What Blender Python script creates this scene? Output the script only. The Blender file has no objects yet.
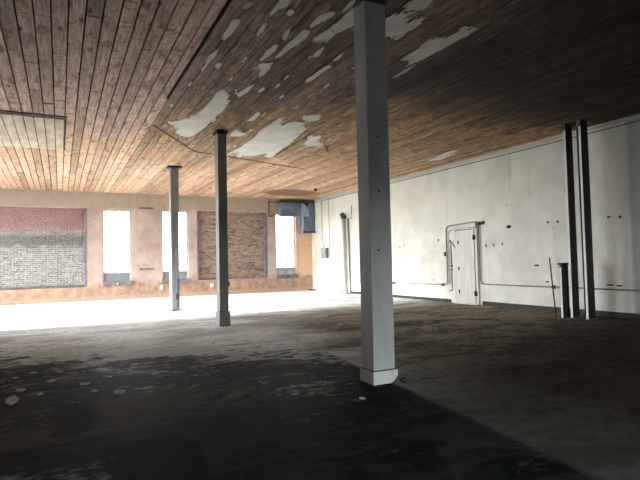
import bpy, bmesh, math, random
from mathutils import Vector, Matrix
from mathutils import noise as mnoise
rnd = random.Random(11)
D = bpy.data
SC = bpy.context.scene
COL = SC.collection

# ------------------------------------------------------------------ room sizes (metres)
XL, XR, YF, YB, ZC = -4.5, 11.9, -2.5, 24.35, 4.735      # left / right / front / back walls, ceiling

# ------------------------------------------------------------------ node helpers
class NT:
    def __init__(s, name):
        m = D.materials.new(name); m.use_nodes = True
        s.m = m; s.t = m.node_tree; s.n = s.t.nodes; s.n.clear()
        s.out = s.n.new('ShaderNodeOutputMaterial')
    def add(s, typ, ins=None, **props):
        n = s.n.new(typ)
        for k, v in props.items(): setattr(n, k, v)
        for k, v in (ins or {}).items(): s.put(n.inputs[k], v)
        return n
    def put(s, sock, v):
        if isinstance(v, bpy.types.NodeSocket): s.t.links.new(v, sock)
        elif isinstance(v, tuple) and len(v) == 3 and sock.type == 'RGBA': sock.default_value = (*v, 1)
        else: sock.default_value = v
    def math(s, op, a, b=0.0, c=0.0, clamp=False):
        n = s.add('ShaderNodeMath', operation=op, use_clamp=clamp)
        for i, v in enumerate((a, b, c)): s.put(n.inputs[i], v)
        return n.outputs[0]
    def mix(s, f, a, b, mode='MIX'):
        n = s.add('ShaderNodeMix', data_type='RGBA', blend_type=mode)
        s.put(n.inputs[0], f); s.put(n.inputs[6], a); s.put(n.inputs[7], b)
        return n.outputs[2]
    def pos(s, scale=(1, 1, 1), loc=(0, 0, 0)):
        g = s.add('ShaderNodeNewGeometry')
        mp = s.add('ShaderNodeMapping', {'Vector': g.outputs['Position'], 'Scale': scale, 'Location': loc})
        return mp.outputs[0]
    def xyz(s):
        g = s.add('ShaderNodeNewGeometry')
        x = s.add('ShaderNodeSeparateXYZ', {0: g.outputs['Position']})
        return x.outputs[0], x.outputs[1], x.outputs[2]
    def noise(s, vec, scale=1.0, detail=4.0, rough=0.55, dist=0.0):
        return s.add('ShaderNodeTexNoise', {'Vector': vec, 'Scale': scale, 'Detail': detail, 'Roughness': rough,
                                            'Distortion': dist}).outputs[0]
    def ss(s, v, lo, hi):
        n = s.add('ShaderNodeMapRange', {'Value': v, 'From Min': lo, 'From Max': hi}, interpolation_type='SMOOTHSTEP')
        return n.outputs[0]
    def bsdf(s, col, rough=0.8, spec=0.3, metal=0.0, bump=None, bdist=0.01, bstr=1.0):
        b = s.add('ShaderNodeBsdfPrincipled', {'Base Color': col, 'Roughness': rough, 'Specular IOR Level': spec, 'Metallic': metal})
        if bump is not None:
            bn = s.add('ShaderNodeBump', {'Height': bump, 'Distance': bdist, 'Strength': bstr})
            s.put(b.inputs['Normal'], bn.outputs[0])
        s.t.links.new(b.outputs[0], s.out.inputs[0])
        return s.m
    def box_mask(s, x, y, x0, x1, y0, y1, soft, wob):
        """1 inside a rectangle whose edge is broken by noise."""
        a = s.ss(s.math('ADD', x, wob), x0 - soft, x0 + soft)
        b = s.ss(s.math('ADD', x, wob), x1 + soft, x1 - soft)
        c = s.ss(s.math('ADD', y, wob), y0 - soft, y0 + soft)
        d = s.ss(s.math('ADD', y, wob), y1 + soft, y1 - soft)
        return s.math('MULTIPLY', s.math('MULTIPLY', a, b), s.math('MULTIPLY', c, d))

def plain(name, c1, c2, scale=6, rough=0.7, spec=0.3, metal=0.0, stretch=(1, 1, 1), bd=0.002):
    n = NT(name)
    f = n.noise(n.pos(stretch), scale, 5)
    f2 = n.ss(f, 0.35, 0.68)
    return n.bsdf(n.mix(f2, c1, c2), rough, spec, metal, f, bd)

# ------------------------------------------------------------------ materials
def mat_floor():
    n = NT('worn_concrete')
    x, y, z = n.xyz()
    p = n.pos(); q = n.pos((0.55, 1.25, 1))
    med = n.noise(q, 1.1, 8, 0.66, 0.7)
    fine = n.noise(n.pos((0.7, 1.2, 1)), 6.5, 7, 0.75, 0.3)
    big = n.noise(q, 0.4, 4, 0.55)
    c0 = lambda v, a: n.math('MULTIPLY', n.math('SUBTRACT', v, 0.5), a)
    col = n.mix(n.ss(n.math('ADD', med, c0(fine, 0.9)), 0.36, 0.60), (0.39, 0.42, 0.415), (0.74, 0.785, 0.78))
    col = n.mix(n.math('MULTIPLY', n.ss(fine, 0.55, 0.64), 0.55), col, (0.20, 0.21, 0.205))
    col = n.mix(n.math('MULTIPLY', n.ss(big, 0.52, 0.62), 0.4), col, (0.30, 0.295, 0.28))
    # a rusty faint stain in the bright zone
    rust = n.math('MULTIPLY', n.box_mask(x, y, -0.4, 2.6, 13.6, 15.4, 0.8, c0(med, 3.0)), 0.35)
    col = n.mix(rust, col, (0.58, 0.44, 0.28))
    # sandy bare concrete east of the post line, darker towards the near right
    wobx = c0(n.noise(p, 0.9, 5), 2.4)
    brown = n.ss(n.math('ADD', x, wobx), 3.2, 5.4)
    brown = n.math('MULTIPLY', brown, n.ss(n.math('ADD', y, wobx), 17.5, 11.5))
    bc = n.mix(n.ss(n.math('ADD', med, c0(fine, 1.0)), 0.36, 0.62), (0.060, 0.050, 0.036), (0.28, 0.235, 0.165))
    col = n.mix(n.math('MULTIPLY', brown, 0.92), col, bc)
    near_dark = n.ss(n.math('ADD', n.math('ADD', y, wobx), n.math('MULTIPLY', x, -0.35)), 6.6, 2.4)
    col = n.mix(n.math('MULTIPLY', near_dark, 0.88), col, n.mix(fine, (0.010, 0.009, 0.007), (0.040, 0.034, 0.024)))
    # old black coating over the near part of the floor; worn, patchy front edge
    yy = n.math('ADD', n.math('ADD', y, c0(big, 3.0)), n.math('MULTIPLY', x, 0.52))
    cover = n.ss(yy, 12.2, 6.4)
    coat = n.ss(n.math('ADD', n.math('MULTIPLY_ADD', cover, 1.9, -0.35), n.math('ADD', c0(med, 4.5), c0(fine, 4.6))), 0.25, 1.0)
    edge = n.math('SUBTRACT', x, n.math('MULTIPLY_ADD', y, 0.134, 2.92))  # coating's straight right edge painted along the thick post's cast shadow
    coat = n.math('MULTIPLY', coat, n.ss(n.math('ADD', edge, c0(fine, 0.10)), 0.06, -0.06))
    wear = n.ss(n.math('ADD', n.noise(n.pos((1.0, 1.9, 1)), 2.6, 7, 0.68, 0.6), c0(big, 0.25)), 0.54, 0.62)
    wear = n.math('MULTIPLY', wear, n.ss(yy, 6.0, 7.6))
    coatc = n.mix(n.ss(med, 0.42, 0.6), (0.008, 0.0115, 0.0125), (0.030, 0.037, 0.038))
    w2 = c0(n.noise(p, 1.8, 5, 0.6), 0.5)
    strip = n.box_mask(x, n.math('ADD', y, n.math('MULTIPLY', x, -0.1)), -3.5, 2.9, 5.0, 6.25, 0.10, w2)
    coatc = n.mix(n.math('MULTIPLY', strip, n.ss(n.math('ADD', med, c0(fine, 1.2)), 0.38, 0.58)), coatc, (0.062, 0.058, 0.049))
    coatc = n.mix(n.math('MULTIPLY', wear, 0.75), coatc, (0.20, 0.205, 0.20))
    near = n.math('MULTIPLY', n.ss(n.noise(q, 2.0, 7, 0.72, 0.5), 0.5, 0.62), n.ss(yy, 7.0, 5.5))
    coatc = n.mix(n.math('MULTIPLY', near, 0.5), coatc, (0.055, 0.055, 0.050))
    for a in ((-0.05, 0.32, 5.2, 6.3), (0.35, 0.95, 3.0, 4.75), (-3.0, -0.25, 4.2, 4.9)):
        coatc = n.mix(n.math('MULTIPLY', n.box_mask(x, y, *a, 0.07, w2), 0.85), coatc, (0.007, 0.008, 0.008))
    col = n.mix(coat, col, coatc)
    # drag marks and oily patches
    for (cx, cy, rx, ry, an) in ((6.2, 4.9, .9, .05, -.35), (8.4, 6.4, .9, .06, -.30), (5.5, 5.0, .3, .12, 0), (8.9, 7.0, .5, .05, -.2),
                                 (7.3, 7.2, .45, .06, -.3), (4.9, 8.0, 1.3, .30, .1), (6.5, 9.8, 1.4, .4, 0), (2.6, 7.0, .7, .5, .2), (3.0, 9.2, .3, .05, 0)):
        dx = n.math('SUBTRACT', x, cx); dy = n.math('SUBTRACT', y, cy)
        u = n.math('DIVIDE', n.math('ADD', n.math('MULTIPLY', dx, math.cos(an)), n.math('MULTIPLY', dy, math.sin(an))), rx)
        v = n.math('DIVIDE', n.math('SUBTRACT', n.math('MULTIPLY', dy, math.cos(an)), n.math('MULTIPLY', dx, math.sin(an))), ry)
        r = n.math('ADD', n.math('SQRT', n.math('ADD', n.math('MULTIPLY', u, u), n.math('MULTIPLY', v, v))), n.math('ADD', n.math('MULTIPLY', w2, 2.6), c0(fine, 1.6)))
        col = n.mix(n.math('MULTIPLY', n.ss(r, 1.15, 0.55), 0.7), col, (0.018, 0.018, 0.016))
    rough = n.math('MULTIPLY_ADD', med, 0.3, 0.5)
    bump = n.math('ADD', n.math('MULTIPLY', med, 0.6), n.math('MULTIPLY', fine, 0.4))
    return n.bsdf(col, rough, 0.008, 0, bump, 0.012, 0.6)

def mat_boards():
    n = NT('old_ceiling_boards')
    at = n.add('ShaderNodeAttribute', attribute_name='board')
    tone = at.outputs['Fac']
    x, y, z = n.xyz()
    off = n.add('ShaderNodeCombineXYZ', {0: 0.0, 1: n.math('MULTIPLY', tone, 40.0), 2: n.math('MULTIPLY', tone, 17.0)})
    g = n.add('ShaderNodeNewGeometry')
    v = n.add('ShaderNodeVectorMath', {0: g.outputs['Position'], 1: off.outputs[0]}, operation='ADD').outputs[0]
    vs = n.add('ShaderNodeMapping', {'Vector': v, 'Scale': (14, 0.9, 14)}).outputs[0]
    grain = n.noise(vs, 2.2, 6, 0.6, 0.8)
    blot = n.noise(n.add('ShaderNodeMapping', {'Vector': v, 'Scale': (3.0, 1.1, 3)}).outputs[0], 1.6, 6, 0.65)
    region = n.noise(n.pos(), 0.30, 4, 0.6)
    # weathered grey-pink boards on the left, tan bare wood at the far end, brown boards on the right, darker at the near end
    grey = n.mix(n.ss(grain, 0.25, 0.75), (0.34, 0.205, 0.155), (0.76, 0.56, 0.46))
    tan = n.mix(n.ss(grain, 0.25, 0.75), (0.40, 0.225, 0.13), (0.69, 0.465, 0.32))
    russet = n.mix(n.ss(n.math('ADD', grain, n.math('MULTIPLY', n.math('SUBTRACT', blot, 0.5), 0.8)), 0.28, 0.72), (0.050, 0.028, 0.013), (0.66, 0.39, 0.17))
    umber = n.mix(n.ss(n.math('ADD', grain, n.math('MULTIPLY', n.math('SUBTRACT', blot, 0.5), 1.2)), 0.30, 0.74), (0.032, 0.021, 0.014), (0.35, 0.22, 0.145))
    russet = n.mix(n.ss(n.math('ADD', n.math('ADD', y, n.math('MULTIPLY', x, 0.45)), n.math('MULTIPLY', n.math('SUBTRACT', region, 0.5), 5.0)), 12.3, 10.3), russet, umber)
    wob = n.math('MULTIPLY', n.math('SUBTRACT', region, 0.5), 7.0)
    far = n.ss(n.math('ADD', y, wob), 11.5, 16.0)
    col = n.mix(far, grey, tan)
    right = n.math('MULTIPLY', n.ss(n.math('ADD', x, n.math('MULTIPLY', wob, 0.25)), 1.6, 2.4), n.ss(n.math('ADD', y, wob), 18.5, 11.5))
    col = n.mix(n.math('MULTIPLY', right, 0.88), col, russet)
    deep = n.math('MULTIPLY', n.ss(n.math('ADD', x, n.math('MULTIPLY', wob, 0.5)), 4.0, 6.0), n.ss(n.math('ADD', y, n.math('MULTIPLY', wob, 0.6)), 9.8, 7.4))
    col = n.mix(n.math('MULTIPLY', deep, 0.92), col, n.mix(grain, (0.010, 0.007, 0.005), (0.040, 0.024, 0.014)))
    # board to board variation
    t2 = n.math('MULTIPLY_ADD', tone, 0.75, 0.56)
    col = n.mix(1.0, col, n.add('ShaderNodeCombineXYZ', {0: t2, 1: t2, 2: t2}).outputs[0], 'MULTIPLY')
    # dark blotches, nail rust, knots
    col = n.mix(n.math('MULTIPLY', n.ss(blot, 0.53, 0.66), 0.6), col, (0.075, 0.05, 0.036))
    vo = n.add('ShaderNodeTexVoronoi', {'Vector': n.add('ShaderNodeMapping', {'Vector': v, 'Scale': (3.2, 1.3, 0.01)}).outputs[0], 'Scale': 1.0})
    kn = n.ss(n.math('ADD', vo.outputs['Distance'], n.math('MULTIPLY', n.math('SUBTRACT', blot, 0.5), 0.45)), 0.15, 0.05)
    col = n.mix(n.math('MULTIPLY', kn, 0.8), col, (0.045, 0.030, 0.022))
    mk = n.noise(n.add('ShaderNodeMapping', {'Vector': v, 'Scale': (3.2, 8.0, 3)}).outputs[0], 1.5, 5, 0.7, 0.4)
    col = n.mix(n.math('MULTIPLY', n.ss(mk, 0.57, 0.63), 0.6), col, (0.060, 0.040, 0.030))
    # damp brown ring near the far right corner
    dx = n.math('DIVIDE', n.math('SUBTRACT', x, 9.6), 1.5); dy = n.math('DIVIDE', n.math('SUBTRACT', y, 21.9), 1.25)
    r = n.math('ADD', n.math('SQRT', n.math('ADD', n.math('MULTIPLY', dx, dx), n.math('MULTIPLY', dy, dy))), n.math('MULTIPLY', wob, 0.12))
    col = n.mix(n.math('MULTIPLY', n.ss(r, 1.1, 0.7), 0.85), col, (0.14, 0.07, 0.042))
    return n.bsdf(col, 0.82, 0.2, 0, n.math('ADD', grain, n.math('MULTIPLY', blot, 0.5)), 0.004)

def mat_plaster_back():
    n = NT('bare_plaster_back')
    x, y, z = n.xyz()
    p = n.pos()
    a = n.noise(p, 0.8, 5, 0.6); b = n.noise(p, 3.0, 6, 0.65); s = n.noise(n.pos((5, 5, 0.8)), 1.2, 5, 0.6)
    wob = n.math('MULTIPLY', n.math('SUBTRACT', b, 0.5), 0.5)
    zz = n.math('ADD', z, wob)
    beige = n.mix(b, (0.27, 0.21, 0.155), (0.40, 0.325, 0.25))
    pink = n.mix(n.ss(a, 0.35, 0.65), (0.34, 0.235, 0.20), (0.44, 0.355, 0.315))
    terra = n.mix(n.ss(b, 0.3, 0.7), (0.22, 0.125, 0.088), (0.43, 0.285, 0.20))
    col = n.mix(n.ss(zz, 3.95, 4.12), pink, beige)
    col = n.mix(n.ss(n.math('ADD', x, n.math('MULTIPLY', wob, 1.5)), 10.6, 11.3), col, (0.68, 0.435, 0.29))
    low = n.ss(zz, 0.95, 0.62)
    col = n.mix(n.math('MULTIPLY', low, 0.85), col, terra)
    skirt = n.ss(n.math('ADD', z, n.math('MULTIPLY', wob, 0.6)), 0.22, 0.12)
    col = n.mix(n.math('MULTIPLY', skirt, 0.55), col, (0.42, 0.34, 0.25))
    col = n.mix(n.math('MULTIPLY', n.ss(s, 0.56, 0.74), 0.5), col, (0.22, 0.14, 0.10))
    col = n.mix(n.math('MULTIPLY', n.ss(n.noise(n.pos((1, 1, 4)), 2.2, 4), 0.62, 0.7), 0.35), col, (0.2, 0.16, 0.15))
    return n.bsdf(col, 0.88, 0.15, 0, b, 0.02)

def brick_nodes(n, scale, c1, c2, mort, msize=0.018):
    x, y, z = n.xyz()
    wob = n.noise(n.pos(), 5, 3)
    v = n.add('ShaderNodeCombineXYZ', {0: n.math('MULTIPLY_ADD', wob, 0.05, x), 1: n.math('MULTIPLY_ADD', wob, 0.035, z), 2: 0.0})
    return n.add('ShaderNodeTexBrick', {'Vector': v.outputs[0], 'Color1': c1, 'Color2': c2, 'Mortar': mort, 'Scale': scale, 'Mortar Size': msize,
                                        'Mortar Smooth': 0.3, 'Bias': 0.0, 'Brick Width': 0.23, 'Row Height': 0.082})

def mat_brick_painted():
    n = NT('limewashed_brick')
    x, y, z = n.xyz()
    br = brick_nodes(n, 1.0, (0.12, 0.115, 0.105), (0.27, 0.265, 0.245), (0.30, 0.295, 0.27), 0.018)
    b = n.noise(n.pos(), 2.2, 6, 0.65); st = n.noise(n.pos((0.6, 1, 2.4)), 1.4, 5, 0.6)
    red = n.mix(b, (0.21, 0.11, 0.10), (0.31, 0.185, 0.17))
    col = n.mix(n.math('MULTIPLY', n.ss(b, 0.5, 0.7), 0.5), br.outputs[0], (0.33, 0.33, 0.31))
    top = n.ss(n.math('MULTIPLY_ADD', n.math('SUBTRACT', st, 0.5), 0.9, z), 2.85, 3.2)
    col = n.mix(n.math('MULTIPLY', top, 0.92), col, red)
    band = n.math('MULTIPLY', n.ss(n.math('MULTIPLY_ADD', n.math('SUBTRACT', b, 0.5), 0.8, z), 2.25, 2.5), n.ss(z, 3.0, 2.75))
    col = n.mix(n.math('MULTIPLY', band, 0.65), col, (0.085, 0.075, 0.075))
    col = n.mix(n.math('MULTIPLY', n.ss(n.math('MULTIPLY_ADD', b, 0.3, z), 0.95, 0.8), 0.7), col, (0.13, 0.10, 0.085))
    h = n.math('ADD', n.math('MULTIPLY', br.outputs['Fac'], -0.7), n.math('MULTIPLY', b, 0.5))
    return n.bsdf(col, 0.9, 0.15, 0, h, 0.02)

def mat_brick_rough():
    n = NT('rough_infill_brick')
    br = brick_nodes(n, 1.0, (0.19, 0.115, 0.09), (0.44, 0.30, 0.24), (0.30, 0.24, 0.205), 0.016)
    b = n.noise(n.pos((0.7, 1, 2.2)), 3.2, 6, 0.65)
    col = n.mix(n.math('MULTIPLY', n.ss(b, 0.55, 0.7), 0.5), br.outputs[0], (0.45, 0.32, 0.25))
    col = n.mix(n.math('MULTIPLY', n.ss(b, 0.47, 0.36), 0.7), col, (0.10, 0.07, 0.06))
    h = n.math('ADD', n.math('MULTIPLY', br.outputs['Fac'], -0.9), n.math('MULTIPLY', b, 1.0))
    return n.bsdf(col, 0.9, 0.15, 0, h, 0.05)

def mat_wall_white():
    n = NT('whitewashed_masonry')
    x, y, z = n.xyz()
    p = n.pos()
    b = n.noise(p, 1.0, 6, 0.62); f = n.noise(p, 6.0, 6, 0.65); dr = n.noise(n.pos((1, 2.2, 0.25)), 1.4, 5, 0.6)
    v = n.add('ShaderNodeCombineXYZ', {0: y, 1: n.math('MULTIPLY_ADD', f, 0.02, z), 2: 0.0})
    br = n.add('ShaderNodeTexBrick', {'Vector': v.outputs[0], 'Scale': 1.0, 'Mortar Size': 0.012, 'Mortar Smooth': 0.6, 'Brick Width': 0.42, 'Row Height': 0.2})
    col = n.mix(n.ss(b, 0.35, 0.68), (0.62, 0.63, 0.57), (0.78, 0.785, 0.735))
    up = n.ss(n.math('MULTIPLY_ADD', n.math('SUBTRACT', b, 0.5), 1.6, z), 2.2, 4.0)
    col = n.mix(n.math('MULTIPLY', up, 0.38), col, (0.53, 0.51, 0.405))
    col = n.mix(n.math('MULTIPLY', n.ss(dr, 0.55, 0.75), 0.38), col, (0.40, 0.385, 0.32))
    col = n.mix(n.math('MULTIPLY', br.outputs['Fac'], 0.05), col, (0.42, 0.41, 0.36))
    sp = n.ss(n.noise(p, 3.1, 3, 0.5), 0.70, 0.76)
    col = n.mix(n.math('MULTIPLY', sp, 0.45), col, (0.22, 0.205, 0.18))
    near_band = n.ss(y, 7.42, 7.28)                       # darker grey band at the near end
    col = n.mix(n.math('MULTIPLY', near_band, 0.7), col, (0.24, 0.24, 0.225))
    h = n.math('ADD', n.math('MULTIPLY', br.outputs['Fac'], -0.15), n.math('ADD', n.math('MULTIPLY', b, 0.5), n.math('MULTIPLY', f, 0.25)))
    return n.bsdf(col, 0.72, 0.25, 0, h, 0.02, 0.7)

def mat_glass():
    n = NT('dusty_window_glass')
    t = n.add('ShaderNodeBsdfTransparent', {'Color': (0.96, 0.97, 0.98)})
    g = n.add('ShaderNodeBsdfGlossy', {'Color': (1, 1, 1), 'Roughness': 0.05})
    fr = n.add('ShaderNodeFresnel', {'IOR': 1.45})
    mx = n.add('ShaderNodeMixShader', {0: fr.outputs[0], 1: t.outputs[0], 2: g.outputs[0]})
    n.t.links.new(mx.outputs[0], n.out.inputs[0])
    return n.m
def mat_dirty_glass():
    n = NT('grimy_obscured_glass')
    b = n.noise(n.pos(), 4, 5)
    t = n.add('ShaderNodeBsdfTranslucent', {'Color': n.mix(b, (0.17, 0.172, 0.178), (0.25, 0.252, 0.26))})
    d = n.add('ShaderNodeBsdfPrincipled', {'Base Color': n.mix(b, (0.14, 0.14, 0.14), (0.25, 0.25, 0.25)), 'Roughness': 0.35})
    mx = n.add('ShaderNodeMixShader', {0: 0.25, 1: t.outputs[0], 2: d.outputs[0]})
    n.t.links.new(mx.outputs[0], n.out.inputs[0])
    return n.m
def mat_post_paint(name, c1, c2, dirt):
    n = NT(name)
    b = n.noise(n.pos((1, 1, 0.35)), 2.6, 6, 0.62); f = n.noise(n.pos((3, 3, 0.3)), 8, 4); ch = n.noise(n.pos(), 7, 4, 0.7)
    col = n.mix(n.ss(b, 0.3, 0.7), c1, c2)
    col = n.mix(n.math('MULTIPLY', n.ss(f, 0.55, 0.75), 0.3), col, dirt)
    col = n.mix(n.math('MULTIPLY', n.ss(ch, 0.72, 0.76), 0.8), col, (0.07, 0.06, 0.05))
    return n.bsdf(col, 0.55, 0.35, 0, n.math('ADD', b, ch), 0.003)

M = dict(
    floor=mat_floor(), boards=mat_boards(), plaster=mat_plaster_back(), brick_l=mat_brick_painted(), brick_m=mat_brick_rough(),
    white=mat_wall_white(), glass=mat_glass(), dglass=mat_dirty_glass(),
    dull=plain('grey_plaster', (0.28, 0.26, 0.23), (0.38, 0.36, 0.32), 1.5, 0.85),
    paper=plain('old_ceiling_paper', (0.62, 0.59, 0.53), (0.74, 0.71, 0.65), 2.5, 0.8, 0.1, 0, (1, 1, 1), 0.001),
    void=plain('loft_void', (0.010, 0.008, 0.007), (0.02, 0.016, 0.013), 3, 0.9, 0.1),
    batten=plain('dark_batten', (0.05, 0.035, 0.028), (0.11, 0.08, 0.06), 8, 0.85, 0.15),
    hatch=plain('limewashed_boards', (0.40, 0.325, 0.24), (0.56, 0.475, 0.37), 1.6, 0.8, 0.1, 0, (3, 0.7, 1)),
    post=mat_post_paint('blue_grey_post_paint', (0.35, 0.39, 0.40), (0.48, 0.525, 0.535), (0.22, 0.22, 0.20)),
    post_shaded=mat_post_paint('shaded_post_paint', (0.185, 0.20, 0.20), (0.26, 0.28, 0.28), (0.07, 0.07, 0.065)),  # same post paint, darkened to carry the far posts' shade
    plinth=mat_post_paint('chipped_plinth_paint', (0.48, 0.53, 0.545), (0.62, 0.66, 0.67), (0.25, 0.24, 0.21)),
    black=plain('black_iron', (0.012, 0.012, 0.012), (0.035, 0.033, 0.03), 12, 0.6, 0.4),
    steel=plain('dark_painted_steel', (0.030, 0.032, 0.030), (0.06, 0.062, 0.058), 8, 0.5, 0.4),
    bare=plain('lit_edge_steel', (0.82, 0.83, 0.82), (0.88, 0.88, 0.88), 3, 0.5, 0.5),  # window light on the uprights' edges put into the colour
    conduit=plain('grey_conduit_paint', (0.21, 0.205, 0.18), (0.34, 0.33, 0.30), 8, 0.55, 0.35),
    cond_w=plain('white_conduit_paint', (0.46, 0.45, 0.40), (0.60, 0.59, 0.54), 8, 0.55, 0.35),
    door=plain('white_door_paint', (0.60, 0.60, 0.55), (0.72, 0.72, 0.68), 3, 0.6, 0.3, 0, (1, 3, 0.6)),
    duct=plain('blue_grey_duct', (0.085, 0.115, 0.165), (0.16, 0.20, 0.27), 3, 0.5, 0.4),
    duct_l=plain('pale_duct_elbow', (0.26, 0.32, 0.40), (0.36, 0.42, 0.50), 3, 0.45, 0.4),
    frame=plain('flaking_window_frame', (0.44, 0.36, 0.31), (0.58, 0.50, 0.45), 6, 0.75),
    board=plain('grey_window_board', (0.15, 0.16, 0.18), (0.26, 0.27, 0.29), 5, 0.7),
    sill=plain('dark_sill_wood', (0.10, 0.085, 0.085), (0.20, 0.17, 0.17), 6, 0.75),
    base=plain('black_base_paint', (0.014, 0.016, 0.016), (0.035, 0.037, 0.035), 4, 0.6),
    box=plain('grey_box_metal', (0.13, 0.135, 0.14), (0.20, 0.205, 0.21), 8, 0.5, 0.4),
    lining=plain('violet_grey_lining', (0.12, 0.10, 0.125), (0.20, 0.17, 0.20), 3, 0.8),
    plate=plain('cream_plastic', (0.70, 0.62, 0.50), (0.78, 0.70, 0.58), 8, 0.5),
    flake=plain('worn_coating', (0.22, 0.23, 0.225), (0.36, 0.37, 0.36), 9, 0.8),
    litter=plain('white_paper_scrap', (0.55, 0.56, 0.55), (0.70, 0.70, 0.68), 9, 0.8),
    ground=plain('yard_asphalt', (0.045, 0.045, 0.045), (0.075, 0.074, 0.07), 2, 0.9),
)

# ------------------------------------------------------------------ object helpers
def tag(o, label=None, cat=None, group=None, kind=None):
    if label: o['label'] = label
    if cat: o['category'] = cat
    if group: o['group'] = group
    if kind: o['kind'] = kind
    return o
def empty(name, loc, label, cat, group=None, kind=None):
    o = D.objects.new(name, None); COL.objects.link(o); o.location = loc
    return tag(o, label, cat, group, kind)
class MB:
    """collects shapes in world coordinates; build() links them as one mesh object"""
    def __init__(s): s.b = bmesh.new(); s.mi = 0
    def _fin(s, before):
        for f in s.b.faces:
            if f.index == -1: pass
    def box(s, x0, x1, y0, y1, z0, z1, mi=0, skip=''):
        v = [s.b.verts.new(p) for p in ((x0,y0,z0),(x1,y0,z0),(x1,y1,z0),(x0,y1,z0),(x0,y0,z1),(x1,y0,z1),(x1,y1,z1),(x0,y1,z1))]
        fs = []
        for q in ((3,2,1,0),(4,5,6,7),(0,1,5,4),(1,2,6,5),(2,3,7,6),(3,0,4,7)):
            f = s.b.faces.new([v[i] for i in q]); f.material_index = mi; fs.append(f)
        return fs
    def bar(s, a, b, w, t, mi=0, up=(0, 0, 1)):
        """box beam from a to b"""
        a = Vector(a); b = Vector(b); d = (b - a).normalized(); u = Vector(up)
        if abs(d.dot(u)) > 0.95: u = Vector((1, 0, 0))
        r = d.cross(u).normalized() * w / 2; q = r.cross(d).normalized() * t / 2
        v = [s.b.verts.new(p + i * r + j * q) for p in (a, b) for i, j in ((-1,-1),(1,-1),(1,1),(-1,1))]
        for f in ((0,1,2,3),(7,6,5,4),(0,4,5,1),(1,5,6,2),(2,6,7,3),(3,7,4,0)):
            s.b.faces.new([v[i] for i in f]).material_index = mi
    def tube(s, pts, r, n=10, mi=0, bend=0.0):
        pts = [Vector(p) for p in pts]
        if bend > 0:                                   # rounded elbows
            q = [pts[0]]
            for i in range(1, len(pts) - 1):
                p0, p, p1 = pts[i-1], pts[i], pts[i+1]
                a = p + (p0 - p).normalized() * min(bend, (p0-p).length * .45); c = p + (p1 - p).normalized() * min(bend, (p1-p).length * .45)
                for k in range(6):
                    t = k / 5; q.append(a.lerp(p, t).lerp(p.lerp(c, t), t))
            q.append(pts[-1]); pts = q
        rings = []; ref = None
        for i, p in enumerate(pts):
            d = ((pts[min(i+1, len(pts)-1)] - pts[max(i-1, 0)])).normalized()
            if ref is None: ref = d.orthogonal().normalized()
            ref = (ref - d * ref.dot(d)).normalized(); w = d.cross(ref)
            rings.append([s.b.verts.new(p + (ref * math.cos(2*math.pi*k/n) + w * math.sin(2*math.pi*k/n)) * r) for k in range(n)])
        for A, B in zip(rings, rings[1:]):
            for k in range(n):
                f = s.b.faces.new((A[k], A[(k+1) % n], B[(k+1) % n], B[k])); f.smooth = True; f.material_index = mi
        s.b.faces.new(rings[0][::-1]).material_index = mi; s.b.faces.new(rings[-1]).material_index = mi
    def ragged(s, pts, z0, z1, seed, mi=0, jx=0.05, jy=0.16, levels=4):
        """slab with a torn outline"""
        r = random.Random(seed); P = [Vector((*p, 0)) for p in pts]
        for l in range(levels):
            Q = []
            for i, p in enumerate(P):
                q = P[(i+1) % len(P)]; L = (q - p).length
                m = (p + q) / 2 + Vector((r.gauss(0, 1) * jx, r.gauss(0, 1) * jy, 0)) * min(1, L * 1.6) * (0.70 ** l)
                Q += [p, m]
            P = Q
        lo = [s.b.verts.new((p.x, p.y, z0)) for p in P]; hi = [s.b.verts.new((p.x, p.y, z1)) for p in P]
        s.b.faces.new(lo[::-1]).material_index = mi; s.b.faces.new(hi).material_index = mi
        for i in range(len(P)):
            j = (i+1) % len(P); s.b.faces.new((lo[i], lo[j], hi[j], hi[i])).material_index = mi
    def build(s, name, mats, parent=None, bevel=0.0, recalc=True):
        if recalc: bmesh.ops.recalc_face_normals(s.b, faces=s.b.faces)
        if bevel > 0:
            es = [e for e in s.b.edges if len(e.link_faces) == 2 and e.calc_face_angle(0) > 0.7]
            bmesh.ops.bevel(s.b, geom=es, offset=bevel, segments=2, affect='EDGES', profile=0.5)
        me = D.meshes.new(name); s.b.to_mesh(me); s.b.free()
        for m in (mats if isinstance(mats, (list, tuple)) else [mats]): me.materials.append(M[m])
        o = D.objects.new(name, me); COL.objects.link(o)
        if parent is not None:
            o.parent = parent
            if parent.type == 'EMPTY':
                me.transform(Matrix.Translation(-parent.location))
            else:
                w = parent.location.copy(); pp = parent.parent
                while pp is not None: w += pp.location; pp = pp.parent
                me.transform(Matrix.Translation(-w))
        else:                                          # origin at the thing's base
            xs = [v.co for v in me.vertices]
            c = Vector(((min(v.x for v in xs) + max(v.x for v in xs)) / 2, (min(v.y for v in xs) + max(v.y for v in xs)) / 2, min(v.z for v in xs)))
            me.transform(Matrix.Translation(-c)); o.location = c
        return o
def struct(o, label, cat): return tag(o, label, cat, None, 'structure')

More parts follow.
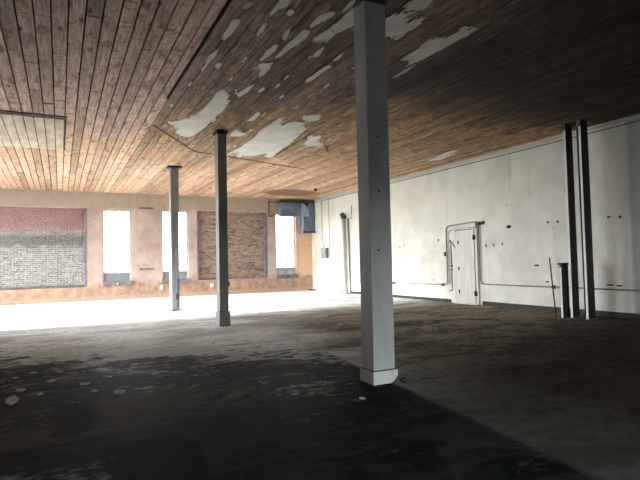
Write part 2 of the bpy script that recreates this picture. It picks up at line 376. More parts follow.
def wall_grid(axis, at, out, a0, a1, holes, z0=0.0, z1=ZC + 0.3):
    """wall slab from `at` to `out` (along the other axis) with rectangular holes (lo, hi, zlo, zhi), solid reveals"""
    m = MB()
    A = sorted({a0, a1, *[h[0] for h in holes], *[h[1] for h in holes]}); Z = sorted({z0, z1, *[h[2] for h in holes], *[h[3] for h in holes]})
    solid = lambda i, j: 0 <= i < len(A)-1 and 0 <= j < len(Z)-1 and not any(h[0] <= (A[i]+A[i+1])/2 <= h[1] and h[2] <= (Z[j]+Z[j+1])/2 <= h[3] for h in holes)
    P = (lambda a, d, z: (a, d, z)) if axis == 'x' else (lambda a, d, z: (d, a, z))
    V = {}
    def vt(a, d, z):
        k = (round(a, 4), round(d, 4), round(z, 4))
        if k not in V: V[k] = m.b.verts.new(P(a, d, z))
        return V[k]
    def quad(*q):
        m.b.faces.new([vt(*p) for p in q])
    for i in range(len(A)-1):
        for j in range(len(Z)-1):
            if not solid(i, j): continue
            p, q, r, s = A[i], A[i+1], Z[j], Z[j+1]
            quad((p, at, r), (q, at, r), (q, at, s), (p, at, s)); quad((p, out, r), (p, out, s), (q, out, s), (q, out, r))
            if not solid(i-1, j): quad((p, at, r), (p, at, s), (p, out, s), (p, out, r))
            if not solid(i+1, j): quad((q, at, r), (q, out, r), (q, out, s), (q, at, s))
            if not solid(i, j-1): quad((p, at, r), (p, out, r), (q, out, r), (q, at, r))
            if not solid(i, j+1): quad((p, at, s), (q, at, s), (q, out, s), (p, out, s))
    return m

# ------------------------------------------------------------------ shell
WT = 0.5
m = MB(); m.box(XL - WT, XR + WT, YF - WT, YB + WT, -0.25, 0.0)
struct(m.build('floor', 'floor'), 'worn concrete floor, pale at the far end and black coated near the camera', 'floor')

WIN = [(1.69, 2.85, 0.66, 3.98), (4.22, 5.40, 0.66, 4.0), (9.88, 10.98, 0.70, 4.0)]
NICHE = [(-3.4, 1.05, 0.61, 4.03), (5.82, 9.40, 0.73, 4.03)]
struct(wall_grid('x', YB, YB + WT, XL - WT, XR + WT, WIN + NICHE).build('wall_back', 'plaster'),
       'far wall of bare pinkish plaster with windows and bricked panels', 'wall')
LWIN = [(14.7, 19.9, 0.3, 4.1), (20.02, 24.1, 0.3, 4.1)]
struct(wall_grid('y', XL, XL - WT, YF, YB, LWIN).build('wall_left', 'dull'), 'grey plaster wall with tall daylight openings', 'wall')
FDOOR = [(3.4, 5.2, 0.0, 2.15)]
struct(wall_grid('x', YF, YF - WT, XL - WT, XR + WT, FDOOR).build('wall_front', 'dull'), 'grey plaster wall with an open loading doorway', 'wall')
m = MB(); m.box(XR, XR + WT, YF, YB, 0, ZC + 0.3)
struct(m.build('wall_right', 'white'), 'long whitewashed masonry wall running along the right side', 'wall')
m = MB(); m.box(XR - 0.035, XR, YF, 12.16, 0, 0.13)
struct(m.build('baseboard_right', 'base', bevel=0.006), 'black base strip along the white wall on the near side of the small door', 'baseboard')
m = MB(); m.box(XR - 0.035, XR, 13.62, 20.4, 0, 0.11)
struct(m.build('baseboard_right', 'base', bevel=0.006), 'black base strip along the white wall beyond the small door', 'baseboard')

# brick panels set back in the far wall
def brick_panel(h, mat, label, seed):
    m = MB(); r = random.Random(seed); nx, nz = 60, 44
    x0, x1, z0, z1 = h; g = []
    for j in range(nz + 1):
        g.append([m.b.verts.new((x0 + (x1-x0)*i/nx, YB + 0.16 + (r.uniform(-.012, .012) if 0 < i < nx and 0 < j < nz else 0), z0 + (z1-z0)*j/nz)) for i in range(nx + 1)])
    for j in range(nz):
        for i in range(nx): m.b.faces.new((g[j][i], g[j][i+1], g[j+1][i+1], g[j+1][i]))
    e = [m.b.verts.new(p) for p in ((x0, YB + .4, z0), (x1, YB + .4, z0), (x1, YB + .4, z1), (x0, YB + .4, z1))]
    m.b.faces.new(e[::-1])
    ring = [g[0][i] for i in range(nx + 1)] ; m.b.faces.new(ring + [e[1], e[0]][::1])
    ring = [g[nz][i] for i in range(nx + 1)] ; m.b.faces.new(ring[::-1] + [e[3], e[2]])
    ring = [g[j][0] for j in range(nz + 1)] ; m.b.faces.new(ring[::-1] + [e[0], e[3]])
    ring = [g[j][nx] for j in range(nz + 1)] ; m.b.faces.new(ring + [e[2], e[1]])
    return tag(m.build('brick_infill', mat), label, 'brick panel', None, 'structure')
brick_panel(NICHE[0], 'brick_l', 'bricked-up opening with dull red paint over grey limewashed bricks', 3)
brick_panel(NICHE[1], 'brick_m', 'bricked-up opening of rough bare brown bricks between two windows', 4)

for k, (a, b, z0, z1) in enumerate(((0.93, 1.045, .62, 4.02), (5.825, 5.92, .74, 4.02), (9.24, 9.395, .74, 4.02))):
    m = MB(); m.box(a, b, YB + .02, YB + .14, z0, z1)
    struct(m.build('trim_%d' % (k + 2), 'lining', None, .006), ['dark violet lining at the side of the red and grey brick panel', 'dark violet lining beside the window on the rough brick panel', 'dark violet lining beside the duct side of the rough brick panel'][k], 'trim')

# ceiling: separate boards with dark joints, torn paper and battens, all one surface
PATCH = [
 [(2.18,11.74),(2.37,11.57),(2.54,11.16),(2.65,10.71),(2.67,9.82),(2.63,9.32),(2.69,9.17),(2.91,9.46),(3.05,10.01),(3.08,10.53),(3.02,11.04),(3.07,11.65),(2.99,12.48),(2.85,12.97),(2.50,12.47)],
 [(4.42,14.56),(4.50,13.68),(4.46,12.56),(4.46,12.11),(4.38,11.41),(4.38,10.75),(4.50,10.52),(4.69,10.90),(4.88,10.82),(5.10,10.73),(5.32,10.93),(5.39,11.41),(5.48,12.04),(5.61,12.72),(5.64,13.37),(5.82,14.50),(5.40,14.34),(5.17,14.58),(4.79,14.57)],
 [(5.72,12.18),(5.73,11.60),(5.97,11.73),(6.56,12.48),(6.39,12.81),(6.02,12.69)],
 [(4.82,10.39),(4.80,10.14),(5.11,10.01),(5.27,10.29),(5.11,10.54)],
 [(3.85,12.57),(3.76,11.86),(3.99,11.87),(4.16,12.23),(4.06,12.49)],
 [(3.80,11.08),(3.79,10.64),(3.76,10.17),(3.90,10.43),(3.92,10.94)],
 [(3.03,7.34),(3.01,6.94),(3.02,6.56),(3.03,6.35),(3.12,6.34),(3.17,6.53),(3.15,6.84),(3.10,7.19),(3.09,7.36)],
 [(2.84,7.56),(2.82,7.23),(2.83,6.98),(2.87,6.89),(2.93,7.10),(2.91,7.39),(2.88,7.58)],
 [(2.85,6.67),(2.81,6.48),(2.84,6.36),(2.90,6.58),(2.92,6.75)],
 [(2.87,7.91),(2.90,7.71),(3.00,7.62),(3.06,7.55),(3.11,7.81),(3.13,8.15),(3.09,8.32),(2.99,7.96)],
 [(3.05,6.20),(3.04,5.89),(3.07,5.76),(3.20,5.70),(3.21,5.82),(3.15,6.00),(3.11,6.21)],
 [(3.34,6.18),(3.36,5.93),(3.34,5.67),(3.37,5.57),(3.44,5.56),(3.61,5.85),(3.54,6.08),(3.48,6.21)],
 [(3.26,6.49),(3.27,6.38),(3.40,6.29),(3.50,6.28),(3.53,6.48),(3.43,6.60),(3.33,6.61)],
 [(3.55,7.12),(3.52,6.96),(3.53,6.75),(3.53,6.67),(3.60,6.88),(3.63,7.08)],
 [(3.90,8.08),(3.91,7.86),(3.91,7.55),(3.95,7.30),(4.02,7.36),(4.00,7.66),(4.01,8.03),(3.97,8.16)],
 [(3.89,7.09),(3.92,6.95),(3.91,6.74),(3.99,6.97),(3.96,7.15)],
 [(2.43,6.11),(2.42,5.91),(2.42,5.74),(2.40,5.54),(2.51,5.49),(2.56,5.71),(2.56,5.85),(2.49,5.94),(2.47,6.15)],
 [(2.49,6.76),(2.46,6.57),(2.46,6.37),(2.51,6.42),(2.53,6.60),(2.51,6.79)],
 [(2.06,7.10),(2.05,6.75),(2.04,6.44),(2.12,6.37),(2.16,6.51),(2.16,6.94),(2.12,7.15)],
 [(2.08,8.35),(2.10,8.11),(2.05,7.69),(2.13,7.45),(2.16,7.68),(2.14,8.00),(2.13,8.38)],
 [(2.05,6.08),(2.08,5.93),(2.14,5.87),(2.14,6.01),(2.09,6.11)],
 [(3.01,9.28),(3.04,9.08),(3.09,8.65),(3.14,8.68),(3.17,9.09),(3.12,9.43)],
 [(3.91,5.72),(3.89,5.48),(3.98,5.38),(4.17,5.32),(4.23,5.45),(4.38,5.38),(4.42,5.59),(4.40,5.88),(4.43,6.04),(4.28,5.96),(4.16,6.09)],
 [(3.91,5.12),(3.97,4.98),(3.98,4.80),(4.13,4.76),(4.23,5.03),(4.17,5.12),(4.11,5.23),(3.99,5.20)],
 [(4.88,6.11),(4.84,5.94),(4.87,5.81),(4.98,5.65),(5.09,5.57),(5.02,5.32),(5.07,5.23),(5.26,5.21),(5.27,5.45),(5.25,5.75),(5.21,6.04),(5.24,6.37),(5.09,6.43),(4.93,6.50)],
 [(5.27,7.38),(5.24,6.98),(5.26,6.68),(5.32,7.09),(5.31,7.36)],
 [(10.64,12.84),(10.48,11.94),(10.57,11.61),(10.89,12.09),(11.08,13.02)],
]
m = MB()
m.box(XL - WT, XR + WT, YF - WT, YB + WT, ZC + 0.045, ZC + 0.3, 1)
lay = m.b.faces.layers.float.new('board')
x = XL; W = 0.2
while x < XR - 0.02:
    x1 = min(x + W, XR)
    wide_joint = abs(x - 1.7) < 0.06                    # a board is missing along the post line
    y = YF - rnd.uniform(0, 4)
    base_tone = rnd.random()
    while y < YB:
        y1 = y + rnd.choice((2.4, 3.6, 4.2, 4.8, 6.0))
        a, b = max(y, YF), min(y1, YB)
        if b > a :
            dz = rnd.uniform(-0.006, 0.006); g = 0.011 if x < 1.8 else 0.006; gr = 0.06 if wide_joint and b < 14 else g
            t = min(1, max(0, 0.55 * base_tone + 0.45 * rnd.random()))
            if 3.25 < x < 4.05 and y < 10: t *= 0.35
            for f in m.box(x + g, x1 - gr, a + 0.003, b - 0.003, ZC + dz, ZC + 0.03 + dz): f[lay] = t
        y = y1
    x = x1
def torn(P, seed):
    """paper torn along the boards: narrow strips whose ends break unevenly"""
    r = random.Random(seed)
    xs = [p[0] for p in P]; X = min(xs); big = max(xs) - X
    w = 0.012 if big < 0.3 else 0.022
    drift = 0.0
    while X < max(xs):
        xc = X + w / 2; ys = []
        for (xa, ya), (xb, yb) in zip(P, P[1:] + P[:1]):
            if (xa <= xc) != (xb <= xc): ys.append(ya + (yb - ya) * (xc - xa) / (xb - xa))
        ys.sort()
        board = math.floor((xc - XL) / 0.2); rb = random.Random(seed * 77 + board)
        amp = min(0.16, 0.10 + big * 0.08) if big > 0.2 else 0.05
        ja, jb = rb.gauss(0, amp), rb.gauss(0, amp)
        for a, b in zip(ys[::2], ys[1::2]):
            a2 = a + ja * (1 if b - a > .5 else .4) + r.gauss(0, amp * .35); b2 = b + jb * (1 if b - a > .5 else .4) + r.gauss(0, amp * .35)
            if b2 - a2 > 0.03:
                t = r.uniform(0, .001)
                m.box(X, X + w + .0005, a2, b2, ZC - 0.0125 - t, ZC - 0.0075, 2)
        X += w
for k, P in enumerate(PATCH):
    torn(P, 50 + k)
# odd crumbs of paper left round the big pieces
for k in range(46):
    cx = rnd.uniform(2.0, 4.6); cy = rnd.uniform(5.4, 14.0)
    w, l = rnd.uniform(.01, .035), rnd.uniform(.04, .2)
    m.ragged([(cx - w, cy - l), (cx + w, cy - l * .6), (cx + w * .8, cy + l), (cx - w * .7, cy + l * .7)], ZC - 0.0120, ZC - 0.0078, 300 + k, 2, 0.03, 0.08, 3)
for a, b, w in (((1.95, 12.2), (3.47, 14.64), .05), ((3.47, 14.64), (4.16, 14.82), .045), ((4.16, 14.82), (7.7, 16.1), .04), ((5.82, 14.5), (5.66, 11.3), .03), ((6.56, 12.5), (7.1, 13.3), .03)):
    m.bar((*a, ZC - 0.008), (*b, ZC - 0.008), w, 0.012, 3)
struct(m.build('ceiling', ['boards', 'void', 'paper', 'batten']), 'ceiling of old weathered boards with torn pale paper remnants', 'ceiling')

# pale hatch in the ceiling
h = empty('ceiling_hatch', (-1.2, 14.0, ZC - 0.03), 'pale limewashed board hatch with dark rim in the ceiling above the red brick panel', 'hatch')
m = MB()
xx = -2.5
while xx < 0.08:
    m.box(xx + .006, min(xx + 0.2, 0.08) - .010, 12.36 + rnd.uniform(0, .01), 15.62, ZC - 0.028 + rnd.uniform(-.004, .004), ZC - 0.012); xx += 0.2
m.build('panel', 'hatch', h)
m = MB(); m.box(-2.62, 0.10, 12.16, 12.33, ZC - 0.022, ZC - 0.007); m.box(0.10, 0.13, 12.16, 15.66, ZC - 0.024, ZC - 0.007)
m.build('rim', 'batten', h)

# ------------------------------------------------------------------ windows of the far wall
def far_window(idx, h, label, lower, split):
    x0, x1, z0, z1 = h; yp = YB + 0.20
    root = empty('window_%d' % idx, ((x0+x1)/2, yp, z0), label, 'window', None, 'structure')
    t = 0.055
    m = MB(); m.box(x0, x0+t, yp-.05, yp+.06, z0, z1); m.box(x1-t, x1, yp-.05, yp+.06, z0, z1); m.box(x0+t, x1-t, yp-.05, yp+.06, z1-t, z1); m.box(x0+t, x1-t, yp-.05, yp+.06, lower-.03, lower+.03)
    m.build('window_frame', 'frame', root, 0.008)
    m = MB(); m.box(x0+t, x1-t, yp-.004, yp+.004, lower+.03, z1-t); m.build('pane', 'glass', root)
    xm = (x0 + x1) / 2
    zs = z0 + 0.06
    m = MB(); m.box(x0+t, x1-t, yp-.03, yp+.02, zs, lower-.03)
    if split:
        m2 = MB(); m2.box(xm-.04, xm+.04, yp-.06, yp+.04, z0+.10, lower-.03); m2.build('mullion', 'frame', root, 0.006)
        m.build('lower_pane', 'dglass', root)
    else:
        m.build('lower_pane', 'dglass', root)
    for a, b in ((x0 - .05, xm - .015), (xm + .015, x1 + .05)):
        m = MB(); m.box(a, b, YB - .07, YB - .004, z0 - .04, z0 + .15); m.box(max(a, x0) + .012, min(b, x1) - .012, YB - .01, YB + .10, z0 + .012, z0 + .13)
        m.build('sill', 'sill', root, 0.008)
    return root
far_window(1, WIN[0], 'tall white-lit window beside the red and grey brick panel', 1.18, False)
far_window(2, WIN[1], 'tall white-lit window partly behind the farthest post', 1.18, False)
far_window(3, WIN[2], 'tall white-lit window under the blue-grey duct in the corner', 1.20, True)

# openings outside the frame that let the daylight in
def big_window(idx, y0, y1, z0, z1, label):
    root = empty('window_%d' % idx, (XL - 0.25, (y0+y1)/2, z0), label, 'window', None, 'structure')
    m = MB(); xa, xb = XL - .31, XL - .19
    for a, b, c, d in ((y0, y0+.06, z0, z1), (y1-.06, y1, z0, z1), (y0+.06, y1-.06, z0, z0+.06), (y0+.06, y1-.06, z1-.06, z1), ((y0+y1)/2-.03, (y0+y1)/2+.03, z0+.06, z1-.06)):
        m.box(xa, xb, a, b, c, d)
    m.build('window_frame', 'frame', root)
    for a, b in ((y0+.06, (y0+y1)/2-.03), ((y0+y1)/2+.03, y1-.06)):
        m = MB(); m.box(XL-.254, XL-.246, a, b, z0+.06, z1-.06); m.build('pane', 'glass', root)
for i, h4 in enumerate(LWIN):
    big_window(4 + i, *h4, ['wide side window on the camera side of the unseen wall', 'wide side window nearest the brick wall in the unseen wall'][i])

# ------------------------------------------------------------------ support posts
def post(base, label, x0, x1, y0, y1, plinth, cap, mat):
    r = empty('support_post', ((x0+x1)/2, (y0+y1)/2, 0), label, 'post', 'row of support posts', 'thing')
    return r
# the big front post
r = post(0, 'thick pale blue-grey post in the foreground with a chipped plinth', 3.36, 3.69, 5.26, 5.53, 1, 1, 'post')
m = MB(); m.box(3.36, 3.672, 5.26, 5.53, 0.16, ZC - 0.014); m.build('shaft', 'post', r, 0.012)
def prism(m, P, z0, z1, mi=0):
    lo = [m.b.verts.new((*p, z0)) for p in P]; hi = [m.b.verts.new((*p, z1)) for p in P]
    m.b.faces.new(lo[::-1]).material_index = mi; m.b.faces.new(hi).material_index = mi
    for i in range(len(P)):
        j = (i+1) % len(P); m.b.faces.new((lo[i], lo[j], hi[j], hi[i])).material_index = mi
# plinth whose near right corner is broken off at the floor: eight corners plus a cut face
m = MB(); V = m.b.verts.new
x0, x1, y0, y1, zt = 3.338, 3.698, 5.238, 5.552, 0.158
A = V((x0, y0, 0)); B = V((3.60, y0, 0)); C_ = V((x1, 5.33, 0)); Dd = V((x1, y1, 0)); E_ = V((x0, y1, 0)); F_ = V((x1, y0, .085))
a, b, c, e = V((x0, y0, zt)), V((x1, y0, zt)), V((x1, y1, zt)), V((x0, y1, zt))
for q in ((A, B, F_, b, a), (B, C_, F_), (C_, Dd, c, b, F_), (Dd, E_, e, c), (E_, A, a, e), (a, b, c, e), (E_, Dd, C_, B, A)): m.b.faces.new(q)
m.build('plinth', 'plinth', r, 0.006)
m = MB(); m.box(3.348, 3.684, 5.248, 5.542, 0.156, 0.168); m.build('joint_band', 'black', r)
for (zz, xx) in ((1.62, 3.47), (3.02, 3.5), (2.35, 3.50)):
    m = MB(); m.tube([(xx, 5.262, zz), (xx, 5.252, zz)], 0.014, 10); m.build('bolt', 'black', r)
# the middle post
r = post(0, 'slim post in shaded grey standing between the thick post and the farthest post', 3.39, 3.60, 12.0, 12.3, 1, 1, 'post_shaded')
m = MB(); m.box(3.39, 3.61, 12.0, 12.28, 0.02, ZC - 0.09); m.build('shaft', 'post_shaded', r, 0.01)
m = MB(); prism(m, [(3.37, 11.98), (3.64, 11.98), (3.64, 12.31), (3.37, 12.31)], 0.0, 0.36); m.build('base_casing', 'post_shaded', r, 0.02)
m = MB(); m.box(3.36, 3.64, 11.96, 12.31, ZC - 0.10, ZC - 0.013); m.build('cap', 'black', r, 0.006)
m = MB(); m.box(3.61, 3.66, 12.05, 12.15, 0.95, 1.06); m.build('bracket', 'black', r, 0.006)
# the farthest post
r = post(0, 'slim post in shaded grey farthest from the camera in front of a window', 3.22, 3.47, 17.0, 17.3, 1, 1, 'post_shaded')
m = MB(); m.box(3.22, 3.48, 17.0, 17.3, 0.02, ZC - 0.06); m.build('shaft', 'post_shaded', r, 0.01)
m = MB(); m.box(3.12, 3.6, 16.93, 17.36, 0.0, 0.022); m.build('base_plate', 'black', r, 0.004)
m = MB(); m.box(3.14, 3.58, 16.94, 17.36, ZC - 0.06, ZC - 0.013); m.build('cap', 'black', r, 0.006)
m = MB(); m.box(3.40, 3.43, 16.98, 17.0, 0.1, 1.05); m.box(3.36, 3.44, 16.975, 17.0, 0.35, 0.55); m.build('pipe_remnant', 'steel', r)

# ------------------------------------------------------------------ twin steel uprights by the right wall
def channel(label, x0, y0, y1, d, lean=0.0):
    r = empty('steel_upright', (x0 + d/2, (y0+y1)/2, 0), label, 'steel upright', 'steel uprights by the white wall', 'thing')
    m = MB(); m.box(x0 + .012, x0 + d, (y0+y1)/2 - .015, (y0+y1)/2 + .015, 0.012, ZC - .03); m.box(x0 + d - .02, x0 + d, y0, y1, 0.012, ZC - .03)
    m.box(x0 + .02, x0 + d - .02, y0, y0 + .012, 0.012, ZC - .03)
    m.build('web', 'steel', r)
    m = MB(); m.box(x0 - .004, x0 + .012, y0, y1, 0.012, ZC - .03); m.build('flange', 'bare', r, 0.003)
    m = MB(); m.box(x0 - .04, x0 + d + .05, y0 - .03, y1 + .03, 0, 0.014); m.build('base_plate', 'bare' if 'doorless' in label else 'conduit', r, 0.003)
    m = MB(); m.box(x0 - .03, x0 + .04, y0 - .02, y1 + .04, ZC - .17, ZC - .03); m.box(x0 - .03, x0 + d + .12, y0 - .02, y1 + .02, ZC - .03, ZC - .013); m.build('top_bracket', 'steel', r, 0.004)
    return r
channel('tall steel upright with its lit edge coloured pale, next to the short steel stub', 10.99, 8.30, 8.352, 0.25)
channel('tall steel upright with its lit edge coloured pale, the one on the near side of the pair', 11.0, 7.90, 7.955, 0.26)
r = empty('steel_stub', (10.94, 8.53, 0), 'waist-high steel stub standing beside the tall uprights', 'steel stub', None, 'thing')
m = MB(); m.box(10.912, 11.12, 8.50, 8.56, 0, 1.28); m.box(11.10, 11.12, 8.48, 8.58, 0, 1.28); m.build('web', 'steel', r)
m = MB(); m.box(10.895, 10.912, 8.50, 8.545, 0, 1.22); m.build('flange', 'bare', r, 0.003)
m = MB(); m.box(10.88, 11.14, 8.47, 8.59, 1.28, 1.33); m.build('cap', 'black', r, 0.004)
m = MB(); m.tube([(10.90, 8.70, 0.0), (10.92, 8.84, 1.46)], 0.016, 8)
tag(m.build('steel_rod', 'black'), 'thin black rod leaning upright beside the steel stub', 'rod', None, 'thing')
m = MB(); m.tube([(11.33, 8.19, 0.0), (11.32, 8.19, 2.2), (11.31, 8.19, 4.69)], 0.035, 8)
tag(m.build('steel_pipe', 'steel'), 'thin dark pipe rising between the two steel uprights', 'pipe', None, 'thing')

# ------------------------------------------------------------------ small door with its pipes
XD = XR
d = empty('door_1', (XD - .03, 12.9, 0), 'small white boarded door in the right wall framed by pipes', 'door', None, 'structure')
m = MB()
yy = 12.40
while yy < 13.28:
    m.box(XD - .075, XD - .02, yy + .002, min(yy + .145, 13.30) - .002, 0.03, 2.42); yy += .145
m.build('door_leaf', 'door', d, 0.004)
m = MB(); m.box(XD - .055, XD, 12.28, 12.385, 0.0, 2.52); m.box(XD - .055, XD, 13.31, 13.42, 0.0, 2.52); m.box(XD - .055, XD, 12.28, 13.42, 2.44, 2.54)
m.build('door_frame', 'door', d, 0.006)
m = MB(); m.box(XD - .05, XD - .012, 12.385, 12.40, 0.02, 2.44); m.box(XD - .05, XD - .012, 12.40, 13.30, 2.42, 2.44); m.build('door_gap', 'black', d)
for z in (0.36, 2.16):
    m = MB(); m.box(XD - .09, XD - .05, 12.34, 12.44, z - .07, z + .07); m.tube([(XD - .095, 12.39, z - .09), (XD - .095, 12.39, z + .09)], .016, 8); m.build('hinge', 'black', d)
for z in (0.40, 1.16, 2.02):
    m = MB(); m.box(XD - .10, XD - .07, 13.10, 13.14, z - .055, z + .055); m.build('bolt', 'black', d, 0.004)
m = MB(); m.box(XD - .13, XD - .02, 12.34, 13.36, 0.0, 0.028); m.build('threshold', 'door', d, 0.004)

xc = XR - .045
r = empty('conduit', (xc, 14.0, 0), 'grey conduit pipe running along the white wall and up over the small door', 'pipe', None, 'thing')
m = MB(); m.tube([(xc, 20.2, .56), (xc, 13.74, .60), (xc, 13.74, 2.60), (xc, 12.20, 2.66), (xc, 12.20, .67), (xc, 2.0, .66)], .022, 8, bend=.16)
m.build('pipe_run', 'conduit', r)
m = MB(); m.tube([(xc, 13.80, .62), (xc, 13.62, .64), (xc, 13.62, 2.46), (xc, 12.31, 2.50)], .017, 8, bend=.14); m.build('second_pipe', 'cond_w', r)
for y, z in ((16.9, .575), (13.98, .595), (9.5, .665)):
    m = MB(); m.tube([(XR, y, z), (XR - .09, y, z)], .046, 14); m.build('round_box', 'black', r)
m = MB(); m.box(XR - .09, XR, 12.13, 12.30, 2.52, 2.64); m.build('corner_box', 'black', r, .01)
m = MB(); m.box(XR - .08, XR, 13.77, 13.85, 1.58, 1.73); m.build('switch_box', 'black', r, .008)
r = empty('gas_pipe', (XR - .08, 13.45, 0), 'short dark pipe with kinked ends fixed to the small door frame', 'pipe', None, 'thing')
xp = XR - .085
m = MB(); m.tube([(xp, 13.62, .40), (xp, 13.46, .42), (xp, 13.46, 2.00), (xp, 13.54, 2.14), (xp, 13.40, 2.02), (xp, 13.28, 1.86)], .015, 8, bend=.05); m.build('pipe_run', 'steel', r)
for z in (1.12, 1.24):
    m = MB(); m.tube([(xp, 13.46, z - .03), (xp, 13.46, z + .03)], .034, 10); m.box(XR - .085, XR, 13.44, 13.70, z - .012, z + .012); m.build('clamp', 'conduit', r)

# ------------------------------------------------------------------ other things on the right wall
xt = XR - .035
m = MB(); m.tube([(xt, 2.0, 4.66), (xt, 9.0, 4.655), (xt, 14.0, 4.65), (xt, 20.0, 4.655), (xt, 24.2, 4.66)], .026, 8)
tag(m.build('ceiling_pipe', 'cond_w'), 'thin pale pipe running along the top of the white wall under the ceiling', 'pipe', None, 'thing')
m = MB(); m.box(XR - .02, XR, 2.0, 24.2, 4.56, 4.578); struct(m.build('trim_1', 'batten'), 'thin dark trim line under the top pipe of the white wall', 'trim')

r = empty('drainpipe', (XR - .12, 20.7, 0), 'stout white drainpipe with a black open top on the white wall', 'pipe', None, 'thing')
m = MB(); m.tube([(XR - .12, 20.72, 0.05), (XR - .12, 20.72, 3.50)], .085, 14); m.build('stack', 'cond_w', r)
m = MB(); m.tube([(XR - .12, 20.72, 3.46), (XR - .12, 20.72, 3.56), (XR - .24, 20.60, 3.62)], .12, 14, bend=.04); m.build('open_top', 'black', r)
m = MB(); m.tube([(XR - .06, 20.35, 0.03), (XR - .06, 20.42, 3.45)], .035, 10); m.build('thin_pipe', 'conduit', r)
m = MB(); m.tube([(XR - .12, 20.72, .10), (XR - .30, 21.2, .08), (XR - .32, 21.5, .075)], .072, 12, bend=.1); m.box(XR - .30, XR - .01, 20.25, 20.9, 0, .05); m.build('foot', 'conduit', r)
r = empty('junction_box', (XR - .06, 22.7, 1.9), 'grey junction box on the white wall hung from two conduit drops', 'junction box', None, 'thing')
m = MB(); m.box(XR - .14, XR - .002, 22.50, 23.05, 1.66, 2.16); m.build('box', 'box', r, .015)
m = MB(); m.box(XR - .155, XR - .14, 22.56, 22.99, 1.72, 2.10); m.build('cover', 'box', r, .005)
m = MB(); m.tube([(XR - .04, 23.1, 4.62), (XR - .04, 23.1, 2.75), (XR - .04, 22.90, 2.14)], .016, 8); m.build('conduit_drop', 'cond_w', r)
m = MB(); m.tube([(XR - .04, 22.32, 4.62), (XR - .04, 22.32, 1.80), (XR - .04, 22.52, 1.80)], .016, 8, bend=.08); m.build('conduit_drop', 'cond_w', r)
m = MB(); m.tube([(XR - .03, 20.15, 4.0), (XR - .07, 20.05, 3.9), (XR - .10, 20.0, 3.7), (XR - .08, 20.08, 3.5), (XR - .03, 20.2, 3.42)], .018, 8)
tag(m.build('wire_hook', 'conduit'), 'bent wire hook high on the white wall above the drainpipe', 'hook', None, 'thing')

def bracket(y, z, w, h, dpt, mat, label, group=None):
    m = MB(); m.box(XR - dpt, XR, y - w/2, y + w/2, z - h/2, z + h/2); m.box(XR - dpt - .012, XR - dpt, y - w/3, y + w/3, z - h/3, z + h/3)
    return tag(m.build('wall_bracket', mat, None, .004), label, 'bracket', group, 'thing')
G = 'small brackets on the white wall'
bracket(9.63, 2.43, .055, .055, .03, 'black', 'far one of the small dark square pair of brackets just beyond the steel uprights', G)
bracket(9.32, 2.42, .055, .055, .03, 'black', 'near one of the small dark square pair of brackets just beyond the steel uprights', G)
bracket(7.89, 2.42, .055, .055, .03, 'steel', 'far one of the small square pair of brackets on the near side of the uprights', G)
bracket(7.61, 2.40, .055, .055, .03, 'steel', 'near one of the small square pair of brackets on the near side of the uprights', G)
bracket(11.0, 2.40, .08, .09, .06, 'black', 'dark stubby wall bracket above and beyond the small door', G)
bracket(12.03, 2.60, .10, .10, .05, 'black', 'dark bracket at the top corner of the conduit over the small door', G)
bracket(7.93, .77, .16, .035, .03, 'black', 'far one of two flat dark plates low on the white wall near the uprights', G)
bracket(7.70, .76, .14, .035, .03, 'black', 'near one of two flat dark plates low on the white wall near the uprights', G)
bracket(10.05, 1.25, .11, .05, .04, 'black', 'small dark lug at waist height beyond the steel uprights', G)
bracket(9.72, .80, .08, .04, .03, 'black', 'small dark lug just above the conduit beyond the steel uprights', G)
for k, (y, z) in enumerate(((11.95, 1.88), (11.62, 1.88), (11.28, 1.90))):
    bracket(y, z, .035, .10, .02, 'conduit', ['third', 'second', 'first'][2 - k].replace('third', 'nearest to the camera').replace('second', 'middle').replace('first', 'nearest to the door') + ' of three thin tabs in a row past the small door', G)
for k, (y, z) in enumerate(((16.5, 1.98), (16.2, 2.06), (14.2, 2.15), (16.0, .66), (14.5, .74))):
    bracket(y, z, .05, .09 if k == 2 else .045, .02, 'conduit', ['low tab above the conduit, farther of the two beside the thick post', 'upper grey tab of two beside the thick post', 'upright grey tab before the small door', 'grey tab just above the conduit beside the thick post', 'grey tab just above the conduit before the small door'][k] if k else 'lower grey tab of the head-high two beside the thick post', G)

# ------------------------------------------------------------------ things on the far wall
r = empty('ventilation_duct', (10.9, YB - .3, 3.0), 'blue-grey sheet metal duct turning down in the far corner', 'duct', None, 'thing')
m = MB(); m.box(9.97, 11.1, YB - .46, YB - .02, 3.84, 4.52)
for k in range(6): m.box(10.06 + k * .17, 10.09 + k * .17, YB - .475, YB - .01, 3.825, 4.53)
m.build('horizontal_run', 'duct', r, .006)
m = MB()
n_ = 10; lo = []; cx, cz = 11.12, 3.84
prof = [(11.1, 3.84), (11.1, 4.52)] + [(11.1 + .42 * math.sin(a), 3.94 + .58 * math.cos(a)) for a in [i * math.pi / 2 / n_ for i in range(1, n_ + 1)]] + [(11.52, 3.84)]
fr_ = [m.b.verts.new((px, YB - .50, pz)) for px, pz in prof]; bk = [m.b.verts.new((px, YB - .02, pz)) for px, pz in prof]
m.b.faces.new(fr_); m.b.faces.new(bk[::-1])
for i in range(len(prof)): j = (i+1) % len(prof); m.b.faces.new((fr_[i], bk[i], bk[j], fr_[j]))
m.build('elbow', 'duct_l', r)
m = MB(); m.box(11.53, 11.86, YB - .46, YB - .02, 3.06, 4.52); m.box(11.2, 11.53, YB - .44, YB - .02, 3.06, 3.84); m.build('drop', 'duct', r, .008)
m = MB(); m.box(11.14, 11.88, YB - .50, YB - .01, 2.99, 3.06); m.build('flange', 'steel', r, .006)
